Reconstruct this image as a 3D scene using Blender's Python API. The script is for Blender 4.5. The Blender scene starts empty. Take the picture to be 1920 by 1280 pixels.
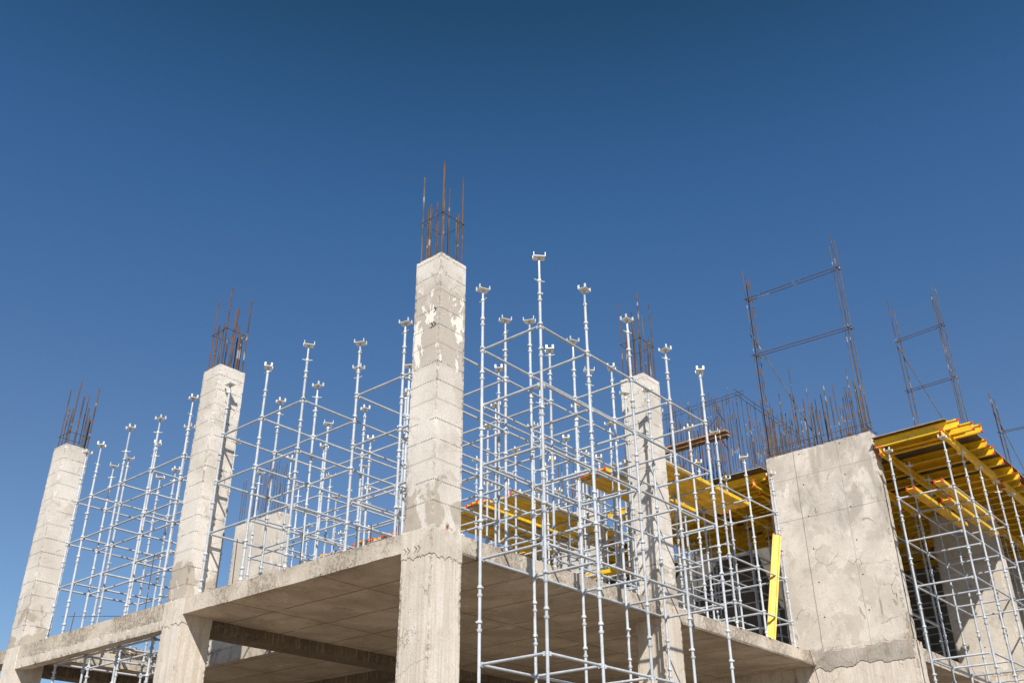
import bpy, bmesh, math, random
from mathutils import Vector, Matrix, noise
random.seed(7)
SC = bpy.context.scene
COL = SC.collection

# ------------------------------------------------------------------ camera
cam_d = bpy.data.cameras.new('camera'); cam = bpy.data.objects.new('camera', cam_d); COL.objects.link(cam)
SC.camera = cam
PIT, YAW, ROL = 0.4992324, -0.0805351, -0.0064561
a = math.pi / 4 + YAW
F = Vector((math.cos(a) * math.cos(PIT), math.sin(a) * math.cos(PIT), math.sin(PIT)))
R = Vector((math.sin(a), -math.cos(a), 0)); U = R.cross(F)
R2 = R * math.cos(ROL) + U * math.sin(ROL); U2 = -R * math.sin(ROL) + U * math.cos(ROL)
m = Matrix((R2, U2, -F)).transposed().to_4x4(); m.translation = Vector((-9.74139, -9.84749, -4.47497))
cam.matrix_world = m
cam_d.sensor_width = 36; cam_d.lens = 36 * 1826.13 / 1920; cam_d.clip_start = .1; cam_d.clip_end = 3000

# ------------------------------------------------------------------ light
SUN = Vector((1, 1.04, -1.3)).normalized()
w = bpy.data.worlds.new('World'); SC.world = w; w.use_nodes = True
nt = w.node_tree; nt.nodes.clear()
sky = nt.nodes.new('ShaderNodeTexSky'); sky.sky_type = 'NISHITA'; sky.sun_disc = False
sky.sun_elevation = math.radians(42); sky.sun_rotation = math.radians(223.9)
sky.altitude = 600; sky.air_density = 1.0; sky.dust_density = .25; sky.ozone_density = 3.0
tc = nt.nodes.new('ShaderNodeTexCoord'); sx = nt.nodes.new('ShaderNodeSeparateXYZ'); cr = nt.nodes.new('ShaderNodeValToRGB')
nt.links.new(tc.outputs['Generated'], sx.inputs[0]); nt.links.new(sx.outputs[2], cr.inputs[0])   # a polarised, deep blue sky
cr.color_ramp.interpolation = 'B_SPLINE'
el = cr.color_ramp.elements; el[0].position = 0.; el[0].color = (.72, .80, .84, 1); el[1].position = 1.; el[1].color = (.12, .30, .36, 1)
for p_, c_ in ((.20, (.74, .80, .84)), (.36, (.70, .80, .87)), (.48, (.58, .79, .93)), (.60, (.46, .78, .98)), (.68, (.33, .63, .77)), (.745, (.22, .49, .57)), (.85, (.16, .38, .45))):
    e_ = el.new(p_); e_.color = (*c_, 1)
cmb = nt.nodes.new('ShaderNodeMix'); cmb.data_type = 'RGBA'; cmb.blend_type = 'MULTIPLY'; cmb.inputs[0].default_value = 1.
nt.links.new(sky.outputs[0], cmb.inputs[6]); nt.links.new(cr.outputs[0], cmb.inputs[7])
bg = nt.nodes.new('ShaderNodeBackground'); bg.inputs[1].default_value = .080
wo = nt.nodes.new('ShaderNodeOutputWorld')
nt.links.new(cmb.outputs[2], bg.inputs[0]); nt.links.new(bg.outputs[0], wo.inputs[0])
sl = bpy.data.lights.new('sun', 'SUN'); so = bpy.data.objects.new('sun', sl); COL.objects.link(so)
sl.energy = 4.4; sl.angle = math.radians(.53); sl.color = (1, .945, .865)
so.rotation_euler = SUN.to_track_quat('-Z', 'Y').to_euler(); so.location = (-20, -20, 30)
vs = SC.view_settings; vs.view_transform = 'Standard'; vs.look = 'None'; vs.gamma = 1; vs.exposure = .62

# ------------------------------------------------------------------ node helpers
class NB:
    def __init__(s, name):
        s.m = bpy.data.materials.new(name); s.m.use_nodes = True; s.t = s.m.node_tree
        s.b = s.t.nodes['Principled BSDF']
    def n(s, typ, **kw):
        o = s.t.nodes.new(typ)
        for k, v in kw.items(): setattr(o, k, v)
        return o
    def put(s, sock, v):
        if isinstance(v, (int, float)): sock.default_value = v
        elif isinstance(v, tuple): sock.default_value = v if len(v) != 3 or sock.type == 'VECTOR' else (*v, 1)
        else: s.t.links.new(v, sock)
    def ma(s, op, a, b=0., c=0., clamp=False):
        o = s.n('ShaderNodeMath', operation=op, use_clamp=clamp)
        s.put(o.inputs[0], a); s.put(o.inputs[1], b); s.put(o.inputs[2], c); return o.outputs[0]
    def pos(s):
        if not hasattr(s, '_p'):
            g = s.n('ShaderNodeNewGeometry'); s._p = g.outputs['Position']
            x = s.n('ShaderNodeSeparateXYZ'); s.put(x.inputs[0], s._p); s.x, s.y, s.z = x.outputs
        return s._p
    def sc(s, v, k):
        o = s.n('ShaderNodeVectorMath', operation='MULTIPLY'); s.put(o.inputs[0], v); s.put(o.inputs[1], k); return o.outputs[0]
    def noise(s, scale, det=4, rough=.55, vec=None, dist=0.):
        o = s.n('ShaderNodeTexNoise'); s.put(o.inputs['Vector'], vec or s.pos()); o.inputs['Scale'].default_value = scale
        o.inputs['Detail'].default_value = det; o.inputs['Roughness'].default_value = rough; o.inputs['Distortion'].default_value = dist
        return o.outputs['Fac']
    def ramp(s, f, lo, hi):
        o = s.n('ShaderNodeMapRange', interpolation_type='SMOOTHSTEP'); s.put(o.inputs[0], f)
        o.inputs[1].default_value = lo; o.inputs[2].default_value = hi; return o.outputs[0]
    def mix(s, f, a, b, mode='MIX'):
        o = s.n('ShaderNodeMix', data_type='RGBA', blend_type=mode); s.put(o.inputs[0], f); s.put(o.inputs[6], a); s.put(o.inputs[7], b)
        return o.outputs[2]
    def mul(s, *v):
        r = v[0]
        for q in v[1:]: r = s.ma('MULTIPLY', r, q)
        return r
    def line(s, v, c, hw):
        d = s.ma('ABSOLUTE', s.ma('SUBTRACT', v, c)); return s.ma('SUBTRACT', 1., s.ramp(d, hw * .5, hw * 1.5))
    def bump(s, h, dist=.01, st=1.):
        o = s.n('ShaderNodeBump'); o.inputs['Distance'].default_value = dist; o.inputs['Strength'].default_value = st
        s.put(o.inputs['Height'], h); s.put(s.b.inputs['Normal'], o.outputs[0])

def concrete(name, c1=(.65, .605, .55), c2=(.52, .475, .42), seams=None, vlines=(), hlines=(), streak=0., damp=0., rust=0., holes=None, panel=None, warm=0., patch=0., white=.5, zpatch=None, crack=0., stain=0.):
    k = NB(name); k.pos()
    big = k.noise(.9, 6, .6, dist=.4)
    col = k.mix(k.ramp(big, .36, .64), c1, c2)
    med = k.noise(3.1, 5, .62, dist=.9)
    col = k.mix(k.mul(k.ramp(med, .56, .66), .55), col, (c2[0] * .80, c2[1] * .78, c2[2] * .74))
    wn = k.noise(2.0, 7, .68, vec=k.sc(k._p, (1.3, 1.3, .8)), dist=.5)
    col = k.mix(k.mul(k.ramp(wn, .60, .66), white), col, (.76, .72, .66))
    if stain:
        st1 = k.noise(1., 6, .6, vec=k.sc(k._p, (1.2, 1.5, .55)), dist=.5)
        col = k.mix(k.mul(k.ramp(st1, .50, .60), k.ramp(k.z, 1.6, 3.2), stain), col, (c2[0] * .74, c2[1] * .73, c2[2] * .72))
        st2 = k.noise(1.4, 7, .7, vec=k.sc(k._p, (1., 2., .6)), dist=1.2)
        col = k.mix(k.mul(k.ramp(st2, .60, .63), k.ramp(k.noise(.7, 2), .5, .6), stain), col, (.30, .25, .18))
    edge_h = None
    fine = k.noise(34, 5, .7)
    col = k.mix(1., col, k.mix(k.ramp(fine, .25, .75), (.84, .84, .84), (1.12, 1.12, 1.12)), 'MULTIPLY')
    h = k.ma('MULTIPLY', fine, .5)
    if patch:
        pn = k.noise(1.5, 5, .6, vec=k.sc(k._p, (1., 1., .7)), dist=.6)
        pf = k.ramp(pn, .55, .585)
        if zpatch:
            pf = k.ma('MAXIMUM', k.ma('MULTIPLY', pf, .5), k.mul(k.ramp(k.z, zpatch[0], zpatch[0] + .15), k.ma('SUBTRACT', 1., k.ramp(k.z, zpatch[1] - .5, zpatch[1])), k.ramp(pn, .34, .42)))
            fl = k.noise(1.75, 7, .66, vec=k.sc(k._p, (1.7, 1.7, .9)), dist=.3)
            wf = k.mul(k.ramp(fl, .53, .545), k.ramp(k.z, zpatch[0] - .1, zpatch[0] + .1), k.ma('SUBTRACT', 1., k.ramp(k.z, zpatch[1] - .4, zpatch[1] - .2)))
        col = k.mix(k.mul(pf, patch), col, (.42, .375, .32))
        if zpatch: col = k.mix(k.mul(wf, .8), col, (.80, .76, .69)); edge_h = wf
    if edge_h is not None: h = k.ma('ADD', h, k.ma('MULTIPLY', edge_h, 1.2))
    if crack:
        cv = k.n('ShaderNodeTexVoronoi', feature='DISTANCE_TO_EDGE'); cd = k.n('ShaderNodeVectorMath', operation='ADD')
        k.put(cd.inputs[0], k._p); nn = k.n('ShaderNodeTexNoise'); k.put(nn.inputs['Vector'], k._p); nn.inputs['Scale'].default_value = 3.; nn.inputs['Detail'].default_value = 5
        k.put(cd.inputs[1], k.sc(nn.outputs['Color'], (.35, .35, .35))); k.put(cv.inputs['Vector'], cd.outputs[0]); cv.inputs['Scale'].default_value = 1.3
        cl = k.mul(k.ma('SUBTRACT', 1., k.ramp(cv.outputs['Distance'], .002, .007)), k.ramp(k.noise(.8, 3), .53, .6), crack)
        col = k.mix(cl, col, (.16, .13, .10)); h = k.ma('SUBTRACT', h, cl)
    if streak:
        sn = k.noise(1., 4, .6, vec=k.sc(k._p, (16., 16., .55)))
        col = k.mix(k.mul(k.ramp(sn, .42, .62), streak), col, (c2[0] * .78, c2[1] * .73, c2[2] * .66))
        s2 = k.noise(1., 3, .6, vec=k.sc(k._p, (30., 30., .8)))
        col = k.mix(k.mul(k.ramp(s2, .56, .64), streak * .8), col, (.66, .62, .56))
        h = k.ma('ADD', h, k.ma('MULTIPLY', sn, .35))
    if damp:
        dn = k.noise(1.7, 5, .55, dist=.7)
        zz = k.mul(k.ma('SUBTRACT', 1., k.ramp(k.z, .1, 1.3)), k.ramp(k.z, -.08, .02))
        f = k.ramp(k.ma('ADD', dn, k.ma('MULTIPLY', zz, .16)), .60, .635)
        col = k.mix(k.mul(f, k.ramp(zz, .02, .25), damp), col, (.30, .25, .185))
    vor = k.n('ShaderNodeTexVoronoi'); k.put(vor.inputs['Vector'], k._p); vor.inputs['Scale'].default_value = 13
    pm = k.ramp(k.noise(1.3, 3), .52, .62)
    pit = k.mul(k.ma('SUBTRACT', 1., k.ramp(vor.outputs['Distance'], .07, .13)), pm)
    col = k.mix(k.mul(pit, .7), col, (.16, .13, .10)); h = k.ma('SUBTRACT', h, k.ma('MULTIPLY', pit, 2.))
    pt = k.n('ShaderNodeNewGeometry').outputs['Pointiness']
    en = k.noise(11., 5, .7)
    ed = k.mul(k.ramp(pt, .515, .57), k.ramp(en, .50, .56), k.ramp(k.noise(.9, 2), .42, .56))
    col = k.mix(k.mul(ed, .55), col, (.26, .22, .17)); h = k.ma('SUBTRACT', h, k.ma('MULTIPLY', ed, 2.))
    sh = k.ma('ADD', k.x, k.y)
    if seams is not None:      # board lines of the shutter: a full line every metre, two rows of dots between
        zw = k.ma('ADD', k.ma('ADD', k.z, k.ma('MULTIPLY', k.y, .021)), k.ma('MULTIPLY', k.ma('SUBTRACT', k.noise(2.2, 2), .5), .03))
        fr = k.ma('FRACT', k.ma('ADD', zw, 20. - seams))
        full = k.ma('MAXIMUM', k.line(fr, .01, .008), k.line(fr, .992, .004))
        dots = k.ma('MAXIMUM', k.line(fr, .335, .009), k.line(fr, .665, .009))
        dp = k.ramp(k.ma('SINE', k.ma('MULTIPLY', sh, 175.)), -.1, .35)
        dpn = k.ramp(k.noise(5., 3), .38, .5)
        dots = k.mul(dots, dp, dpn)
        zok = k.ramp(k.z, .12, .2)
        l = k.mul(k.ma('MAXIMUM', k.ma('MULTIPLY', full, .22), dots), zok)
        col = k.mix(l, col, (.10, .085, .07)); h = k.ma('SUBTRACT', h, k.ma('MULTIPLY', l, 2.))
    for ax, c, hw, st in vlines:
        v = {'x': k.x, 'y': k.y, 'z': k.z}[ax]
        v = k.ma('ADD', v, k.ma('MULTIPLY', k.ma('SUBTRACT', k.noise(1.2, 4), .5), .05))
        l = k.mul(k.line(v, c, hw), st)
        col = k.mix(l, col, (.20, .165, .125)); h = k.ma('SUBTRACT', h, l)
    if holes:
        ys, z0, dz = holes
        fz = k.ma('SUBTRACT', k.ma('FRACT', k.ma('DIVIDE', k.ma('SUBTRACT', k.z, z0 - 100 * dz), dz)), .5)
        best = None
        for y0 in ys:
            d = k.ma('SQRT', k.ma('ADD', k.ma('POWER', k.ma('SUBTRACT', k.y, y0), 2.), k.ma('POWER', k.ma('MULTIPLY', fz, dz), 2.)))
            l = k.ma('SUBTRACT', 1., k.ramp(d, .014, .020)); best = l if best is None else k.ma('MAXIMUM', best, l)
        col = k.mix(best, col, (.05, .04, .03)); h = k.ma('SUBTRACT', h, k.ma('MULTIPLY', best, 3.))
    if panel:
        px, ox, py, oy = panel
        wv = k.ma('MULTIPLY', k.ma('SUBTRACT', k.noise(.8, 4), .5), .06)
        fx = k.ma('MULTIPLY', k.ma('ABSOLUTE', k.ma('SUBTRACT', k.ma('FRACT', k.ma('DIVIDE', k.ma('ADD', k.ma('ADD', k.x, wv), 50 * px - ox), px)), .5)), px)
        fy = k.ma('MULTIPLY', k.ma('ABSOLUTE', k.ma('SUBTRACT', k.ma('FRACT', k.ma('DIVIDE', k.ma('ADD', k.ma('ADD', k.y, wv), 50 * py - oy), py)), .5)), py)
        l = k.ma('MAXIMUM', k.ma('SUBTRACT', 1., k.ramp(fx, .008, .026)), k.ma('SUBTRACT', 1., k.ramp(fy, .008, .026)))
        l = k.mul(l, k.ramp(k.z, -.06, -.1), k.ramp(k.noise(1.9, 3), .3, .55)) if False else k.mul(l, k.ma('SUBTRACT', 1., k.ramp(k.z, -.275, -.255)), k.ramp(k.noise(1.9, 3), .28, .46))
        col = k.mix(k.mul(l, .85), col, (.16, .13, .10)); h = k.ma('SUBTRACT', h, l)
    if rust:
        rn = k.noise(4.2, 4, .6, vec=k.sc(k._p, (1.2, 1.2, .55)), dist=.3)
        zr = k.mul(k.ramp(k.z, -.28, .0), k.ma('SUBTRACT', 1., k.ramp(k.z, .02, .14)))
        rr = k.mul(k.ramp(rn, .57, .68), zr, rust)
        col = k.mix(k.mul(rr, .9), col, (.36, .16, .06))
        col = k.mix(k.mul(k.ramp(rn, .66, .71), zr, rust), col, (.05, .03, .02))
    k.put(k.b.inputs['Base Color'], col); k.b.inputs['Roughness'].default_value = .92; k.b.inputs['Specular IOR Level'].default_value = .2
    k.bump(h, .006, .9)
    return k.m

def simple(name, c, rough=.5, metal=0., var=.12, vs_=6., spec=.5, bump=0., dirt=None, dirt_amt=.5, orand=0., scratch=None):
    k = NB(name); k.pos()
    n1 = k.noise(vs_, 5, .6)
    lo = tuple(x * (1 - var) for x in c); hi = tuple(min(1, x * (1 + var)) for x in c)
    col = k.mix(k.ramp(n1, .3, .7), lo, hi)
    if dirt:
        n2 = k.noise(vs_ * 2.3, 5, .65, dist=.5); col = k.mix(k.mul(k.ramp(n2, .56, .66), dirt_amt), col, dirt)
    if scratch:
        n3 = k.noise(26., 4, .7, vec=k.sc(k._p, (1., 1., .5))); col = k.mix(k.mul(k.ramp(n3, .58, .64), .8), col, scratch)
    if orand:
        oi = k.n('ShaderNodeObjectInfo'); f = k.ma('ADD', 1. - orand, k.ma('MULTIPLY', oi.outputs['Random'], 1.6 * orand))
        cc = k.n('ShaderNodeCombineColor'); k.put(cc.inputs[0], f); k.put(cc.inputs[1], f); k.put(cc.inputs[2], f)
        col = k.mix(1., col, cc.outputs[0], 'MULTIPLY')
    k.put(k.b.inputs['Base Color'], col); k.b.inputs['Roughness'].default_value = rough
    k.b.inputs['Metallic'].default_value = metal; k.b.inputs['Specular IOR Level'].default_value = spec
    if bump: k.bump(n1, .004, bump)
    return k.m

M = {}
M['col'] = concrete('column_concrete', seams=.055, damp=.6, rust=1., patch=.0, white=.6, crack=.8)
M['col_main'] = concrete('corner_column_concrete', seams=.055, damp=.6, rust=1., patch=.8, white=.5, zpatch=(2.62, 4.5), crack=.6)
M['low'] = concrete('lower_column_concrete', c1=(.64, .585, .52), c2=(.55, .495, .425), streak=.5, crack=.5, rust=.8, white=.3)
M['slab'] = concrete('slab_concrete', c1=(.55, .49, .41), c2=(.40, .345, .28), crack=.5, patch=.3, panel=(1.22, .40, 2.5, 1.25), rust=.25, white=.4)
M['beam'] = concrete('beam_concrete', c1=(.62, .565, .49), c2=(.50, .45, .385), crack=.8, streak=.35, rust=.35, white=.4)
M['wall'] = concrete('pier_concrete', c1=(.64, .585, .52), c2=(.50, .455, .40), patch=.5, white=.6, rust=.8, crack=1., stain=.8,
                     vlines=(('z', 4.27, .006, .55), ('z', 3.2, .007, .6), ('y', -.2, .012, .6), ('y', -1.36, .006, .45)), holes=((-.36, -1.45), .35, .82))
M['wall2'] = concrete('far_pier_concrete', c1=(.58, .53, .465), c2=(.48, .435, .375), patch=.4, rust=.6,
                      vlines=(('z', 3.2, .007, .5), ('z', 2.2, .006, .4)), holes=((-2.05, -2.6), .35, .82))
M['beam_shade'] = concrete('shade_darkened_concrete', c1=(.19, .155, .115), c2=(.13, .105, .08), streak=.3, white=.1)  # cross beams: the shade under the slab is put into the base colour
M['mortar'] = concrete('patched_mortar', c1=(.42, .38, .335), c2=(.28, .255, .22), white=.5, patch=.4, rust=.9, crack=.8)
M['dark'] = concrete('shade_darkened_core_concrete', c1=(.17, .155, .13), c2=(.12, .11, .095), white=.1)  # core walls: darkness below the deck painted in as a darker concrete
M['steel'] = simple('scaffold_steel', (.43, .462, .50), rough=.48, metal=.0, var=.12, vs_=5, spec=.5, dirt=(.30, .27, .24), dirt_amt=.55, orand=.14, scratch=(.60, .58, .54))
M['plate'] = simple('fork_head_steel', (.66, .66, .62), rough=.4, metal=.1, var=.08, vs_=9, spec=.5, dirt=(.42, .40, .32), dirt_amt=.4)
M['thread'] = simple('jack_screw_steel', (.46, .49, .52), rough=.38, metal=.3, var=.1, vs_=20)
def rebar_mat(name, c, d):
    k = NB(name); k.pos(); n1 = k.noise(7, 5, .65, vec=k.sc(k._p, (1., 1., .35)))
    col = k.mix(k.ramp(n1, .35, .65), c, d)
    gz = k.noise(3., 3, .6)
    col = k.mix(k.mul(k.ramp(gz, .6, .68), .6), col, (.42, .38, .34))
    k.put(k.b.inputs['Base Color'], col); k.b.inputs['Roughness'].default_value = .8; return k.m
M['rebar'] = rebar_mat('rusty_rebar', (.125, .065, .04), (.05, .034, .028))
M['rebar2'] = rebar_mat('grey_rebar', (.115, .10, .09), (.05, .045, .045))
M['tie'] = rebar_mat('dark_tie_bar', (.06, .045, .04), (.10, .06, .045))
M['yellow'] = simple('yellow_formwork_paint', (.80, .49, .006), rough=.5, var=.14, vs_=3, dirt=(.36, .24, .05), dirt_amt=.7, orand=.16, scratch=(.50, .42, .30))
M['red'] = simple('red_end_cap_plastic', (.62, .05, .03), rough=.45, var=.1)
M['ply'] = simple('dark_plywood', (.075, .055, .04), rough=.6, var=.3, vs_=2)
M['plyedge'] = simple('plywood_edge', (.36, .28, .20), rough=.7, var=.2)
M['wood'] = simple('weathered_timber', (.34, .19, .10), rough=.8, var=.3, vs_=5)
M['mark'] = simple('black_stencil_paint', (.03, .028, .025), rough=.7)
M['soil'] = simple('dry_soil', (.23, .175, .12), rough=.95, var=.25, vs_=.6)
M['cable'] = simple('black_cable_rubber', (.05, .045, .04), rough=.6)
M['rubble'] = simple('rubble', (.42, .34, .25), rough=.9, var=.4, vs_=9)

# ------------------------------------------------------------------ mesh helpers
class MB:
    def __init__(s): s.v = []; s.f = []; s.mi = []; s.cur = 0
    def face(s, idx): s.f.append(idx); s.mi.append(s.cur)
    def box(s, lo, hi):
        b = len(s.v); x0, y0, z0 = lo; x1, y1, z1 = hi
        s.v += [(x0, y0, z0), (x1, y0, z0), (x1, y1, z0), (x0, y1, z0), (x0, y0, z1), (x1, y0, z1), (x1, y1, z1), (x0, y1, z1)]
        for q in ((0, 3, 2, 1), (4, 5, 6, 7), (0, 1, 5, 4), (1, 2, 6, 5), (2, 3, 7, 6), (3, 0, 4, 7)): s.face(tuple(b + i for i in q))
    def obox(s, c, ux, uy, uz, d):     # oriented box, half sizes d
        b = len(s.v); c = Vector(c)
        for sx, sy, sz in ((-1, -1, -1), (1, -1, -1), (1, 1, -1), (-1, 1, -1), (-1, -1, 1), (1, -1, 1), (1, 1, 1), (-1, 1, 1)):
            s.v.append(tuple(c + ux * sx * d[0] + uy * sy * d[1] + uz * sz * d[2]))
        for q in ((0, 3, 2, 1), (4, 5, 6, 7), (0, 1, 5, 4), (1, 2, 6, 5), (2, 3, 7, 6), (3, 0, 4, 7)): s.face(tuple(b + i for i in q))
    def tube(s, pts, r, n=8, closed_ends=True):
        pts = [Vector(p) for p in pts]; rr = r if isinstance(r, (list, tuple)) else [r] * len(pts)
        rings = []; prev = None
        for i, p in enumerate(pts):
            d = (pts[min(i + 1, len(pts) - 1)] - pts[max(i - 1, 0)]).normalized()
            if prev is None:
                ref = Vector((0, 0, 1)) if abs(d.z) < .9 else Vector((1, 0, 0)); ux = d.cross(ref).normalized()
            else: ux = (prev - d * prev.dot(d)).normalized()
            prev = ux; uy = d.cross(ux)
            b = len(s.v)
            for j in range(n):
                t = 2 * math.pi * j / n; s.v.append(tuple(p + (ux * math.cos(t) + uy * math.sin(t)) * rr[i]))
            rings.append(b)
        for i in range(len(rings) - 1):
            for j in range(n):
                k = (j + 1) % n; s.face((rings[i] + j, rings[i] + k, rings[i + 1] + k, rings[i + 1] + j))
        if closed_ends:
            s.face(tuple(rings[0] + j for j in reversed(range(n)))); s.face(tuple(rings[-1] + j for j in range(n)))
    def lathe(s, prof, n=12, c=(0, 0)):    # prof: (r, z)
        rings = []
        for r, z in prof:
            b = len(s.v)
            for j in range(n):
                t = 2 * math.pi * j / n; s.v.append((c[0] + r * math.cos(t), c[1] + r * math.sin(t), z))
            rings.append(b)
        for i in range(len(rings) - 1):
            for j in range(n):
                k = (j + 1) % n; s.face((rings[i] + j, rings[i] + k, rings[i + 1] + k, rings[i + 1] + j))
        s.face(tuple(rings[0] + j for j in reversed(range(n)))); s.face(tuple(rings[-1] + j for j in range(n)))
    def mesh(s, name, mats, smooth=False):
        me = bpy.data.meshes.new(name); me.from_pydata(s.v, [], s.f)
        for m_ in (mats if isinstance(mats, (list, tuple)) else [mats]): me.materials.append(m_)
        me.polygons.foreach_set('material_index', s.mi)
        if smooth:
            me.polygons.foreach_set('use_smooth', [True] * len(me.polygons))
            try: me.set_sharp_from_angle(angle=math.radians(38))
            except Exception: pass
        me.update(); return me
    def obj(s, name, mats, parent=None, smooth=False, loc=None):
        me = s.mesh(name, mats, smooth); return link(name, me, parent, loc)

def link(name, me, parent=None, loc=None):
    o = bpy.data.objects.new(name, me); COL.objects.link(o)
    if parent is not None: o.parent = parent
    if loc is not None: o.location = loc
    return o
def thing(name, label, cat, loc=(0, 0, 0), group=None, me=None):
    o = bpy.data.objects.new(name, me); COL.objects.link(o); o.location = loc
    o['label'] = label; o['category'] = cat
    if group: o['group'] = group
    return o
def rough(me, amp=.002, chip=.0, freq=3., lo=None, hi=None, seed=0.):
    for v in me.vertices:
        c = v.co; p = Vector((c.x, c.y, c.z)) * freq + Vector((seed, seed * 2, 0))
        d = noise.noise_vector(p) * amp + noise.noise_vector(p * 5) * amp * .5
        if lo is not None and chip:
            e = [0, 0, 0]
            for k in range(3):
                if abs(c[k] - lo[k]) < 1e-4: e[k] = 1
                elif abs(c[k] - hi[k]) < 1e-4: e[k] = -1
            if sum(1 for q in e if q) >= 2:
                q = (max(0, noise.noise(p * 4.5 + Vector((9, 0, 0)))) ** 1.5 * 1.3 + max(0, noise.noise(p * .9)) ** 3) * chip + chip * .10
                d += Vector(e) * q
        v.co = c + d
def grid_box(lo, hi, res):
    mb = MB(); ax = []
    for k in range(3):
        n = max(1, round((hi[k] - lo[k]) / res[k])); ax.append([lo[k] + (hi[k] - lo[k]) * i / n for i in range(n + 1)])
    idx = {}
    def vid(i, j, k):
        q = (i, j, k)
        if q not in idx: idx[q] = len(mb.v); mb.v.append((ax[0][i], ax[1][j], ax[2][k]))
        return idx[q]
    X, Y, Z = (len(t) - 1 for t in ax)
    for i in range(X):
        for j in range(Y):
            mb.face((vid(i, j, 0), vid(i, j + 1, 0), vid(i + 1, j + 1, 0), vid(i + 1, j, 0)))
            mb.face((vid(i, j, Z), vid(i + 1, j, Z), vid(i + 1, j + 1, Z), vid(i, j + 1, Z)))
    for i in range(X):
        for k in range(Z):
            mb.face((vid(i, 0, k), vid(i + 1, 0, k), vid(i + 1, 0, k + 1), vid(i, 0, k + 1)))
            mb.face((vid(i, Y, k), vid(i, Y, k + 1), vid(i + 1, Y, k + 1), vid(i + 1, Y, k)))
    for j in range(Y):
        for k in range(Z):
            mb.face((vid(0, j, k), vid(0, j, k + 1), vid(0, j + 1, k + 1), vid(0, j + 1, k)))
            mb.face((vid(X, j, k), vid(X, j + 1, k), vid(X, j + 1, k + 1), vid(X, j, k + 1)))
    return mb
def cblock(name, lo, hi, mat, parent, res=(.08, .08, .08), amp=.002, chip=.02, seed=0.):
    mb = grid_box(lo, hi, res); me = mb.mesh(name, mat); rough(me, amp, chip, 3., lo, hi, seed)
    return link(name, me, parent)

GZ = -6.1
# ------------------------------------------------------------------ ground
g = MB(); g.box((-300, -300, GZ - .3), (400, 400, GZ)); gr = g.obj('ground', M['soil']); gr['kind'] = 'structure'

# ------------------------------------------------------------------ the concrete frame
BL = thing('concrete_building', 'unfinished concrete frame with bare floor slab, square columns and rusty starter bars', 'building')
W_, D_ = .6164, .5949
unit = {}
def bar_mesh(mat):
    if mat not in unit:
        b = MB(); b.lathe([(1, 0), (1, 1)], 7); unit[mat] = b.mesh('rebar', M[mat], True)
    return unit[mat]
def rebar(parent, p0, p1, r=.010, mat='rebar', name='rebar'):
    p0 = Vector(p0); p1 = Vector(p1); d = p1 - p0
    o = link(name, bar_mesh(mat), parent); o.location = p0; o.scale = (r, r, d.length)
    o.rotation_mode = 'QUATERNION'; o.rotation_quaternion = d.to_track_quat('Z', 'Y'); return o
def loop(parent, x0, y0, x1, y1, z, r=.006, tilt=0., name='stirrup'):
    mb = MB(); e = .05
    for (a_, b_) in (((x0 - e, y0, z), (x1, y0, z + tilt)), ((x1, y0 - e * .3, z + tilt), (x1, y1, z + tilt)), ((x1, y1, z + tilt), (x0, y1, z)), ((x0, y1 + e * .5, z), (x0, y0 - e, z))):
        mb.tube([a_, b_], r, 6)
    return mb.obj(name, M['tie'], parent, True)
def column(x, y, zt, mat='col', bars=None, rings=(5.65, 5.1), seed=0., label=None):
    c = cblock('column', (x, y, .0), (x + W_, y + D_, zt), M[mat], BL, (.05, .05, .05), .0008, .013, seed)
    if label: c['label'] = label
    lw = cblock('lower_column', (x - .006, y - .006, GZ - .1), (x + W_ + .02, y + D_ + .02, -.0), M['low'], BL, (.05, .05, .05), .001, .014, seed + 3)
    i = .05
    P = bars or []
    for bx, by, tz in P:
        ln = random.uniform(-.012, .012), random.uniform(-.012, .012)
        rebar(c, (x + bx, y + by, zt - .3), (x + bx + ln[0], y + by + ln[1], tz), random.choice((.013, .016, .018)), random.choice(('rebar', 'rebar', 'rebar2')))
    for z in rings[:1]:
        loop(c, x + i - .012, y + i - .012, x + W_ - i + .012, y + D_ - i + .012, z, tilt=random.uniform(-.03, .03))
    return c
def stdbars(dz=0.):
    i = .055; X = W_ - i; Y = D_ - i
    return [(i, i, 6.78 + dz), (i, Y, 6.67 + dz), (X, i, 6.73 + dz), (X, Y, 6.70 + dz),
            (.22, i, 6.28 + dz), (.40, i, 5.75 + dz), (.46, i + .02, 5.85 + dz), (i, .20, 5.95 + dz), (i, .36, 5.98 + dz), (i + .03, .44, 5.9 + dz),
            (X, .2, 5.8 + dz), (X, .40, 6.2 + dz), (.25, Y, 6.1 + dz), (.42, Y, 5.9 + dz)]
K0 = column(0, 0, 4.80, 'col_main', stdbars(), (5.66, 5.2), 1., 'corner column, tallest in view, with peeling white patches')
K1 = column(0, 6.374, 4.83, 'col', stdbars(-.08), (5.7, 5.2), 7.)
K2 = column(0, 12.793, 4.83, 'col', [(a_, b_, c_ - .12 - (.1 if c_ > 6.5 else 0)) for a_, b_, c_ in stdbars()], (5.15,), 11.)
K3 = column(6.127, 0, 4.83, 'col', stdbars(.05), (5.7, 5.35, 5.0), 15.)
K4 = column(6.127, 6.374, 4.83, 'col', stdbars(-.1), (5.4,), 19.)
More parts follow.
